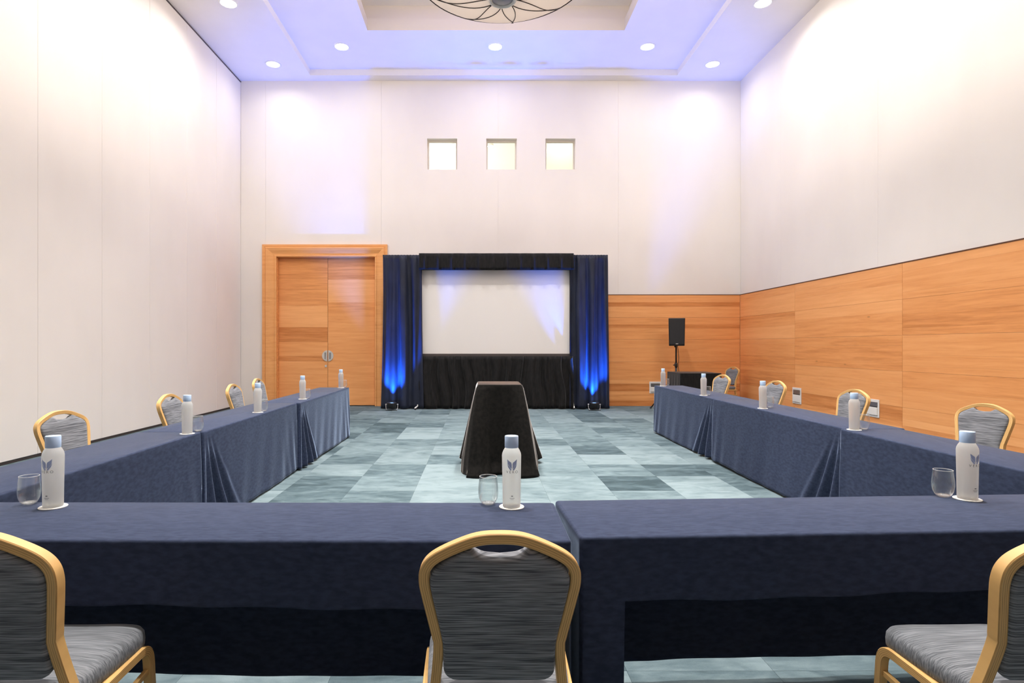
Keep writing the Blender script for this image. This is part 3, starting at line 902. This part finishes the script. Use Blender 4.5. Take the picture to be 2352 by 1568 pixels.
# front pair
TD = 0.452
lt = (-0.93, 2.104, math.radians(-0.2))
LL = 2.44
lt_x1 = 0.288
table(lt_x1-LL/2, 2.103, 0.0, LL, TD, 'folding table under the navy cloth, carrying the middle water bottle', None)
table_cloth(lt_x1-LL/2, 2.103, math.radians(-0.25), LL, TD, 'navy tablecloth with short even hem on the front table facing the middle chair', None, seed=1, hem=0.05, outer=0.212)
rrz = math.radians(3.0)
rl = 2.44
rc = Vector((0.318, 2.130)) + Vector((math.cos(rrz), math.sin(rrz)))*rl/2
table(rc.x, rc.y, rrz, rl, TD, 'slightly turned folding table under the navy cloth with a long corner flap', None)
table_cloth(rc.x, rc.y, rrz, rl, TD, 'navy velvet tablecloth with a long flap hanging at its corner beside the middle chair', None, seed=2, hem=0.078, outer=0.205, flap=('neg', 0.125))

# side runs: local +y faces the middle of the room
runsL = [(8.84, 6.421, -1.955), (6.419, 4.241, -1.99), (4.239, 2.375, -2.0)]
runsR = [(9.28, 6.921, 2.745), (6.919, 4.406, 2.735), (4.404, 2.565, 2.69)]
namesL = ['navy velvet tablecloth on the side table nearest the double door', 'navy velvet tablecloth on the middle table of the row by the white partition wall', 'navy velvet tablecloth on the table of the partition-wall row that meets the front table']
namesR = ['navy velvet tablecloth on the side table nearest the speaker corner', 'navy velvet tablecloth on the middle table of the row by the oak panelled wall', 'navy velvet tablecloth on the table of the oak-wall row that meets the front table']
for i, (yf, yn, xi) in enumerate(runsL):
    L = yf-yn-0.013
    table(xi-TD/2-0.008, (yf+yn)/2, -PI/2, L, TD-0.01, namesL[i].replace('navy velvet tablecloth on the', 'cloth-covered folding table,'), None)
    table_cloth(xi-TD/2-0.008, (yf+yn)/2, -PI/2, L, TD-0.01, namesL[i], 'navy tablecloths', near=['pos'] if i < 2 else [], seed=10+i, hem=0.022)
for i, (yf, yn, xi) in enumerate(runsR):
    L = yf-yn-0.013
    table(xi+TD/2+0.008, (yf+yn)/2, PI/2, L, TD-0.01, namesR[i].replace('navy velvet tablecloth on the', 'cloth-covered folding table,'), None)
    table_cloth(xi+TD/2+0.008, (yf+yn)/2, PI/2, L, TD-0.01, namesR[i], 'navy tablecloths', near=['neg'] if i < 2 else [], seed=20+i, hem=0.022)

# ---------------------------------------------------------------- black covered stand in the middle
SZ = 0.945
sp0 = at(1097, 884, SZ); sp1 = at(1199, 884, SZ)
sw = sp1.x-sp0.x; sd = 0.60
scx = (sp0.x+sp1.x)/2; scy = sp0.y+sd/2
stand = tag(empty('projector_stand', (scx, scy, 0)), 'tall narrow stand hidden under a black velvet cloth mid room', 'stand')
bevel(MB().box(-sw/2, sw/2, -sd/2, sd/2, SZ-0.03, SZ-0.004).build('stand_top', M['blackplastic'], stand), 0.004)
for sx in (-1, 1):
    for sy in (-1, 1):
        MB().box(sx*(sw/2-0.03)-0.015, sx*(sw/2-0.03)+0.015, sy*(sd/2-0.03)-0.015, sy*(sd/2-0.03)+0.015, 0, SZ-0.03).build('leg', M['blackmetal'], stand)
MB().box(-sw/2+0.02, sw/2-0.02, -sd/2+0.02, sd/2-0.02, 0.2, 0.22).build('shelf', M['blackplastic'], stand)
def stand_drop(side, s, n):
    full = SZ+0.004-0.008
    if side == 'front': return full-0.004*math.sin(s*13)**2
    b = s if side == 'left' else n-s           # distance from the rear corner
    if side == 'back': return full-0.06
    return full-0.055*math.exp(-(b/0.16)**2)-0.05*math.exp(-((b-0.38)/0.07)**2)
def stand_disp(side, s, n, v, h):
    a = min(s, n-s)
    t = v/SZ
    c = math.exp(-(a/0.10))
    if side == 'front':
        d = 0.20*t**0.8*math.exp(-(a/0.09))+0.02*t
        d += 0.05*max(0, t-0.88)/0.12*(0.65+0.35*math.sin(s*14))       # cloth lying on the floor
        d += 0.030*t*math.exp(-((a-0.05)/0.05)**2)-0.022*t*math.exp(-((a-0.10)/0.035)**2)
    elif side == 'back':
        d = 0.14*t*c+0.03*t
    else:
        b = s if side == 'left' else n-s
        d = 0.165*t**0.85+0.03*t*math.sin(b*26+1.5*v)
        d += (0.10 if side == 'right' else 0.03)*t**1.6*math.exp(-(b/0.15)**2)
        if t > 0.86: d -= 0.07*(t-0.86)/0.14*math.exp(-((b-0.36)/0.12)**2)
    return d
v, f = cloth_mesh(sw, sd, SZ+0.004, stand_drop, stand_disp, step=0.012, rows=40, r=0.03, er=0.012)
o = mesh_obj('stand_cover', v, f, M['black_velvet']); autosmooth(o, 60)
m = o.modifiers.new('thick', 'SOLIDIFY'); m.thickness = 0.002; m.offset = -1
o.location = (scx, scy, 0)
tag(o, 'black velvet cloth draped to the floor over the stand mid room', 'cloth')

# black covered table in the speaker corner
by0, by1, bzt = 11.45, 12.25, 0.835
bx0 = (1563-CX)/F*by0; bx1 = (1657-CX)/F*by0
bt = tag(empty('corner_table', ((bx0+bx1)/2, (by0+by1)/2, 0)), 'square table under a black cloth in front of the loudspeaker', 'table')
MB().box(-(bx1-bx0)/2+.01, (bx1-bx0)/2-.01, -(by1-by0)/2+.01, (by1-by0)/2-.01, bzt-0.03, bzt-0.004).build('tabletop', M['tabletop'], bt)
for sx in (-1, 1):
    for sy in (-1, 1):
        MB().tube([(sx*0.3, sy*0.3, 0), (sx*0.3, sy*0.3, bzt-0.03)], 0.015, 8).build('leg', M['blackmetal'], bt, True)
v, f = cloth_mesh(bx1-bx0, by1-by0, bzt, lambda s, a, n: bzt-0.02, lambda s, a, n, v, h: 0.01*v+0.006*v*math.sin(a*40+v*3))
o = mesh_obj('corner_table_cover', v, f, M['drape_black']); autosmooth(o, 50); o.location = bt.location
m = o.modifiers.new('thick', 'SOLIDIFY'); m.thickness = 0.002; m.offset = -1
tag(o, 'plain black cloth over the square table in front of the loudspeaker', 'tablecloth')

# ---------------------------------------------------------------- loudspeaker on its stand
spy = 12.85
spx = (1553-CX)/F*spy
zb, zt = H-(794-CY)/F*spy, H-(731-CY)/F*spy
st = tag(empty('speaker_stand', (spx, spy, 0)), 'black tripod stand holding the loudspeaker', 'stand')
MB().tube([(0,0,0.28),(0,0,0.95)], 0.021, 12).build('lower_pole', M['blackmetal'], st, True)
MB().tube([(0,0,0.9),(0,0,zb+0.02)], 0.0165, 12).build('upper_pole', M['blackmetal'], st, True)
MB().lathe([(0.028,0.90),(0.032,0.92),(0.032,0.98),(0.024,1.0)], 16).build('collar', M['blackplastic'], st, True)
MB().tube([(-0.02,-0.01,0.95),(-0.07,-0.03,0.95)], 0.012, 8).build('knob', M['blackplastic'], st, True)
MB().lathe([(0.034,0.62),(0.036,0.64),(0.036,0.70),(0.03,0.72)], 16).build('hub', M['blackplastic'], st, True)
for k in range(3):
    a = PI+k*2*PI/3
    c, s = math.cos(a), math.sin(a)
    lg = MB().tube([(0.03*c,0.03*s,0.66),(0.30*c,0.30*s,0.33),(0.55*c,0.55*s,0.02)], 0.013, 8).build('leg', M['blackmetal'], st, True)
    MB().lathe([(0.018,0.0),(0.02,0.015),(0.014,0.04)], 10, c=(0.555*c,0.555*s,0)).build('rubber_foot', M['blackplastic'], lg, True)
    MB().tube([(0.02*c,0.02*s,0.30),(0.29*c,0.29*s,0.335)], 0.008, 6).build('brace', M['blackmetal'], st, True)
cab = MB().tube([(0.03,0.06,zb+0.2),(0.06,0.06,1.3),(0.07,0.03,1.1),(0.05,0.02,0.9),(0.09,0.02,0.7),(0.14,0.04,0.55),(0.16,0.05,0.3),(0.1,0.1,0.006)], 0.006, 6).build('cable', M['blackplastic'], st, True)
spk = tag(empty('loudspeaker', (spx-0.01, spy, zb), math.radians(-10)), 'black loudspeaker on a pole in front of the oak panelling', 'speaker')
hw = 0.175; hh = zt-zb; tp = 0.012
vv = [(-hw+tp,-0.17,0.0),(hw-tp,-0.17,0.0),(hw,-0.17,hh),(-hw,-0.17,hh),(-hw*0.7,0.15,0.0),(hw*0.7,0.15,0.0),(hw*0.7,0.15,hh),(-hw*0.7,0.15,hh)]
bevel(mesh_obj('cabinet', vv, [(0,1,2,3),(5,4,7,6),(4,0,3,7),(1,5,6,2),(3,2,6,7),(4,5,1,0)], M['blackplastic'], spk), 0.012, 3)
bevel(MB().box(-hw+0.022, hw-0.022, -0.182, -0.168, 0.03, hh-0.02).build('grille', M['grille'], spk), 0.006)
MB().box(-0.025, 0.025, -0.186, -0.18, 0.036, 0.052).build('badge', M['steel'], spk)
MB().lathe([(0.03,-0.03),(0.03,0.001)], 12).build('pole_cup', M['blackplastic'], spk)

# ---------------------------------------------------------------- wall socket plates
def socket(loc, rz, w, h, label):
    e = tag(empty('socket_plate', loc, rz), label, 'socket')
    bevel(MB().box(-w/2, w/2, -0.010, 0, 0, h).build('plate', M['white'], e), 0.003)
    bevel(MB().box(-w/2+0.03, w/2-0.03, -0.013, -0.006, h*0.62, h-0.04).build('inset', M['greymetal'], e), 0.002)
    bevel(MB().box(-w/2+0.03, w/2-0.03, -0.024, -0.008, 0.035, h*0.56).build('flap', M['white'], e), 0.004)
    MB().box(-w/2+0.035, w/2-0.035, -0.016, -0.009, h*0.56, h*0.61).build('slot', M['blackplastic'], e)
    return e
def on_right(px, py):
    y = (XR-WT)*F/(px-CX)
    return (XR-WT, y, H-(py-CY)/F*y)
for px, t, b, lab in ((1831, 890, 927, 'white wall socket plate on the oak wall between the two middle chairs'), (2005, 916, 957, 'white wall socket plate on the oak wall behind a chair back')):
    p = on_right(px, b); q = on_right(px, t)
    socket((p[0]-0.0005, p[1], p[2]), -PI/2, 0.30, q[2]-p[2], lab)
p = atd(1505, 903, YB-WT); q = atd(1505, 876, YB-WT)
socket((p.x, YB-WT-0.0005, p.z), 0, 0.27, q.z-p.z, 'white wall socket plate low on the oak back wall behind the table end')

# ---------------------------------------------------------------- banquet chairs
def make_chair():
    e = empty('banquet_chair')
    def yb(z): return -0.160-(z-0.61)*0.26 if z > 0.61 else -0.160+(0.61-z)*0.27
    half = [(0.0,0.899),(0.055,0.894),(0.112,0.872),(0.160,0.845),(0.181,0.818),(0.185,0.785),(0.179,0.745),(0.168,0.69),(0.157,0.635),(0.153,0.605)]
    top = [(x, yb(z), z) for x, z in half]
    low = [(0.160, yb(0.52), 0.52), (0.172, yb(0.43), 0.43)]
    full = [(-x, y, z) for x, y, z in reversed(low)]+[(-x, y, z) for x, y, z in reversed(top[1:])]+top+low
    pts = catmull(full, 5)
    v, f, uv = sweep(pts, (0, 1, 0.0), 0.034, 0.026)
    autosmooth(mesh_obj('back_frame', v, f, M['frame'], e, True, uv), 35)
    for s in (-1, 1):
        v, f, uv = sweep(fillet([(s*0.174, -0.108, 0.445), (s*0.183, -0.150, 0.22), (s*0.192, -0.205, 0.0)], 0.1), (0,1,0), 0.032, 0.026)
        autosmooth(mesh_obj('rear_leg', v, f, M['frame'], e, True, uv), 35)
        v, f, uv = sweep(fillet([(s*0.192, -0.150, 0.408), (s*0.199, 0.186, 0.424), (s*0.205, 0.212, 0.0)], 0.055, 8), (1,0,0), 0.026, 0.028)
        autosmooth(mesh_obj('front_leg', v, f, M['frame'], e, True, uv), 35)
        v, f, uv = sweep([(s*0.190, -0.155, 0.300), (s*0.199, 0.188, 0.345)], (1,0,0), 0.014, 0.018)
        autosmooth(mesh_obj('stretcher', v, f, M['frame'], e, True, uv), 35)
    # seat cushion
    out = []
    n = 72
    for k in range(n):
        a = 2*PI*k/n; c, s = math.cos(a), math.sin(a)
        ex = 0.33
        x = math.copysign(abs(c)**ex, c); y = math.copysign(abs(s)**ex, s)
        wd = 0.196+0.012*y
        out.append((x*wd, 0.022+y*0.193))
    def rings(prof, sc=(0.0, 0.022)):
        v = []; f = []
        for ins, z in prof:
            for x, y in out:
                l = math.hypot(x-sc[0], y-sc[1])
                k = (l-ins)/l
                v.append((sc[0]+(x-sc[0])*k, sc[1]+(y-sc[1])*k, z))
        for j in range(len(prof)-1):
            for k in range(n):
                f.append((j*n+k, j*n+(k+1) % n, (j+1)*n+(k+1) % n, (j+1)*n+k))
        f.append(tuple(range(n-1, -1, -1))); f.append(tuple((len(prof)-1)*n+k for k in range(n)))
        return v, f
    v, f = rings([(0.012,0.424),(0.001,0.432),(0.0,0.45),(0.002,0.468),(0.010,0.480),(0.028,0.488),(0.07,0.494),(0.12,0.497)])
    autosmooth(mesh_obj('seat', v, f, M['fabric_seat'], e), 60)
    # back pad: outline in the plane of the back
    inn = [(x-0.0145 if z < 0.86 else x, z-(0.0135 if z > 0.80 else 0)) for x, z in half]
    side = [(0.142,0.60),(0.146,0.64),(0.157,0.70),(0.166,0.75),(0.1705,0.785),(0.167,0.810),(0.150,0.832),(0.108,0.857),(0.078,0.872)]
    scoop = [(0.060,0.862),(0.040,0.8535),(0.0,0.849)]
    bot = [(0.0,0.512),(0.10,0.513),(0.125,0.518),(0.139,0.533),(0.142,0.555)]
    hv = bot+side+scoop
    pts2 = catmull([(x, 0, z) for x, z in hv], 4)
    right = [(p.x, p.z) for p in pts2]
    loop = right+[(-x, z) for x, z in reversed(right[1:-1])]
    n2 = len(loop)
    cz = 0.69; cx = 0
    v = []; f = []
    slope = 0.26
    nrm = Vector((0, -1, -slope)).normalized()
    for ins, d in ((0.010,-0.026),(0.003,-0.022),(0.0,-0.014),(0.0,0.010),(0.004,0.020),(0.014,0.026),(0.04,0.030)):
        for x, z in loop:
            l = math.hypot(x, z-cz); k = (l-ins)/l
            X = x*k; Z = cz+(z-cz)*k
            v.append(Vector((X, -0.160-(Z-0.61)*slope, Z))-nrm*d)
    for j in range(6):
        for k in range(n2):
            f.append((j*n2+k, j*n2+(k+1) % n2, (j+1)*n2+(k+1) % n2, (j+1)*n2+k))
    f.append(tuple(range(n2-1, -1, -1))); f.append(tuple(6*n2+k for k in range(n2)))
    o = mesh_obj('back_pad', v, f, M['fabric'], e)
    bm = bmesh.new(); bm.from_mesh(o.data); bmesh.ops.recalc_face_normals(bm, faces=bm.faces); bm.to_mesh(o.data); bm.free()
    autosmooth(o, 50)
    return e
proto = make_chair()
used = [False]
def chair(x, y, rz, label, group=None):
    if used[0]: e = copy_tree(proto)
    else: e = proto; used[0] = True
    e.location = (x, y, 0); e.rotation_euler = (0, 0, rz)
    tag(e, label, 'chair', group)
G1 = 'banquet chairs at the front tables'; G2 = 'banquet chairs along the white partition wall'; G3 = 'banquet chairs along the oak wall'
chair(0.049, 1.655, 0, 'grey banquet chair with wooden frame, back turned, at the gap of the front tables', G1)
chair(-1.237, 1.655, math.radians(1), 'grey banquet chair with wooden frame at the front table, beside the partition wall row', G1)
chair(1.462, 1.655, math.radians(1), 'grey banquet chair with wooden frame at the slightly turned front table, toward the oak wall', G1)
def side_chair(px, py, a, left, label, group, dx=0.0):
    zt = 0.91
    y = (H-zt)*F/(py-CY); x = (px-CX)/F*y+dx
    a = math.radians(a)
    fx, fy = (math.cos(a), -math.sin(a)) if left else (-math.cos(a), -math.sin(a))
    rz = -PI/2-a if left else PI/2+a
    chair(x+0.235*fx, y+0.235*fy, rz, label, group)
side_chair(137, 943, 14, True, 'grey banquet chair by the white wall, behind the table joined to the front table', G2)
side_chair(386, 905, 3, True, 'grey banquet chair by the white wall, second from the front table corner', G2)
side_chair(533, 882, 0, True, 'grey banquet chair by the white wall, third from the front table corner', G2)
side_chair(590, 869, 0, True, 'grey banquet chair by the white wall, hidden behind a bottle near the oak door', G2)
side_chair(2265, 927, 20, False, 'grey banquet chair by the oak wall, behind the table joined to the front table', G3)
side_chair(1965, 894, 11, False, 'grey banquet chair by the oak wall, in front of a socket plate', G3)
side_chair(1785, 874, 10, False, 'grey banquet chair by the oak wall, third from the front table corner', G3)
side_chair(1661, 860, 15, False, 'grey banquet chair by the oak wall, in front of the black covered table', G3)
side_chair(1691, 842, 20, False, 'empty grey banquet chair standing in the oak panelled corner away from the tables', G3, dx=-0.06)

# ---------------------------------------------------------------- bottles, glasses, coasters
def bend_print(name, verts2, faces, r, z0, mat, parent):
    """flat print (x right, z up) wrapped on a cylinder of radius r, facing local -y"""
    v = []
    for x, z in verts2:
        a = -PI/2 + x/r
        v.append((r*math.cos(a), r*math.sin(a), z0+z))
    return mesh_obj(name, v, faces, mat, parent)

def text_print(txt, size, spacing=1.0):
    cu = bpy.data.curves.new('print_text', 'FONT'); cu.body = txt; cu.size = size; cu.align_x = 'CENTER'; cu.space_character = spacing
    ob = bpy.data.objects.new('print_text', cu)
    C.objects.link(ob)
    dg = bpy.context.evaluated_depsgraph_get()
    me = ob.evaluated_get(dg).to_mesh()
    v = [(p.co.x, p.co.y) for p in me.vertices]; f = [tuple(p.vertices) for p in me.polygons]
    ob.evaluated_get(dg).to_mesh_clear()
    bpy.data.objects.remove(ob); bpy.data.curves.remove(cu)
    return v, f

BR = 0.0365
def make_bottle():
    e = empty('water_bottle')
    MB().lathe([(0.0001,0.004),(0.030,0.0),(0.0338,0.003),(0.0342,0.010),(0.0350,0.08),(BR,0.16),(BR+0.0005,0.196),(0.0355,0.205),(0.0315,0.215),(0.0265,0.223),(0.0240,0.228),(0.0235,0.240),(0.0001,0.240)], 40, cap0=False, cap1=False).build('bottle_body', M['frost'], e, True)
    c = MB().lathe([(0.0255,0.226),(0.0262,0.228),(0.0262,0.268),(0.0250,0.2705),(0.0001,0.2705)], 36, cap1=False).build('cap', M['cap'], e)
    autosmooth(c, 40)
    # emblem of two folded wings above four letters
    wing = [(0.0010,-0.016),(0.0060,-0.012),(0.0135,0.000),(0.0150,0.014),(0.0085,0.008),(0.0030,0.004),(0.0010,-0.002)]
    wing2 = [(0.0012,-0.019),(0.0052,-0.0215),(0.0125,-0.010),(0.0150,0.001),(0.0105,-0.006),(0.0055,-0.013)]
    for wv in (wing, wing2):
        for s in (-1, 1):
            vs2 = [(s*x*1.3, z*1.2) for x, z in wv]
            fc = tuple(range(len(vs2))) if s > 0 else tuple(range(len(vs2)-1, -1, -1))
            bend_print('emblem', vs2, [fc], BR+0.0014, 0.170, M['print_blue'], e)
    v, f = text_print('VERO', 0.0135, 1.6)
    bend_print('lettering', v, f, BR+0.0012, 0.134, M['print_grey'], e)
    for zz, hw2, hh2 in ((0.046, 0.0035, 0.003), (0.0385, 0.009, 0.0012), (0.034, 0.006, 0.001)):
        bend_print('small_print', [(-hw2,0),(0,0),(hw2,0),(hw2,hh2),(0,hh2),(-hw2,hh2)], [(0,1,4,5),(1,2,3,4)], BR+0.0004, zz, M['print_grey'], e)
    return e
def make_glass():
    e = empty('tumbler')
    MB().lathe([(0.0001,0.0),(0.016,0.0),(0.0225,0.003),(0.030,0.012),(0.0365,0.027),(0.0395,0.047),(0.0385,0.070),(0.0355,0.095),(0.0338,0.1095)], 40, cap0=False, cap1=False).build('bowl', M['glass'], e, True)
    MB().tube([(0.0336*math.cos(2*PI*k/40), 0.0336*math.sin(2*PI*k/40), 0.1100) for k in range(41)], 0.0011, 8).build('rim', M['rim'], e, True)
    MB().lathe([(0.0001,0.0015),(0.015,0.0015),(0.022,0.0045),(0.0255,0.0085),(0.018,0.0065),(0.0001,0.0055)], 40, cap0=False, cap1=False).build('base', M['thick'], e, True)
    return e
def make_coaster():
    return autosmooth(MB().lathe([(0.047,0.0),(0.048,0.0005),(0.048,0.0028),(0.047,0.0033)], 40).build('coaster', M['offwhite']), 30)
b0, g0, c0 = make_bottle(), make_glass(), make_coaster()
TZ = TT+0.0045
state = {'n': 0}
def setting(px, py, face, where, gpx=None, gpy=None, gd=None):
    """bottle on a coaster with a tumbler beside it; px,py is the middle of the coaster"""
    first = state['n'] == 0; state['n'] += 1
    p = at(px, py, TZ)
    c = c0 if first else c0.copy()
    if not first: C.objects.link(c)
    c.location = p; tag(c, 'round white coaster under the bottle '+where, 'coaster', 'coasters under the bottles')
    b = b0 if first else copy_tree(b0)
    b.location = (p.x, p.y, TZ+0.0034); b.rotation_euler = (0, 0, math.radians(face))
    tag(b, 'frosted water bottle with pale blue cap '+where, 'bottle', 'frosted water bottles')
    g = g0 if first else copy_tree(g0)
    q = at(gpx, gpy, TZ) if gpx else p+Vector(gd)
    g.location = (q.x, q.y, TZ); tag(g, 'clear stemless tumbler beside the bottle '+where, 'glass', 'clear tumblers')
setting(1175, 1164, 0, 'on the front table before the middle chair', 1121.5, 1158)
setting(122, 1164, 2, 'at the front table corner by the white wall', 67, 1157)
setting(2222, 1146, 3, 'at the front table corner by the oak wall', 2166, 1140)
setting(430, 996, -95, 'of the white-wall row, nearest the front table', 454.5, 990)
setting(592, 947, -95, 'of the white-wall row, third from the door', 605.5, 944)
setting(695, 916.5, -95, 'of the white-wall row, second from the door', 706, 914.5)
setting(783, 890.5, -95, 'of the white-wall row, nearest the door', 791, 889.2)
setting(1962, 987, 95, 'of the oak-wall row, nearest the front table', 1984, 986)
setting(1752, 938, 95, 'of the oak-wall row, third from the loudspeaker', 1768, 936)
setting(1616, 908, 95, 'of the oak-wall row, second from the loudspeaker', 1626, 907.5)
setting(1523, 886.5, 95, 'of the oak-wall row, nearest the loudspeaker', 1531.5, 886)
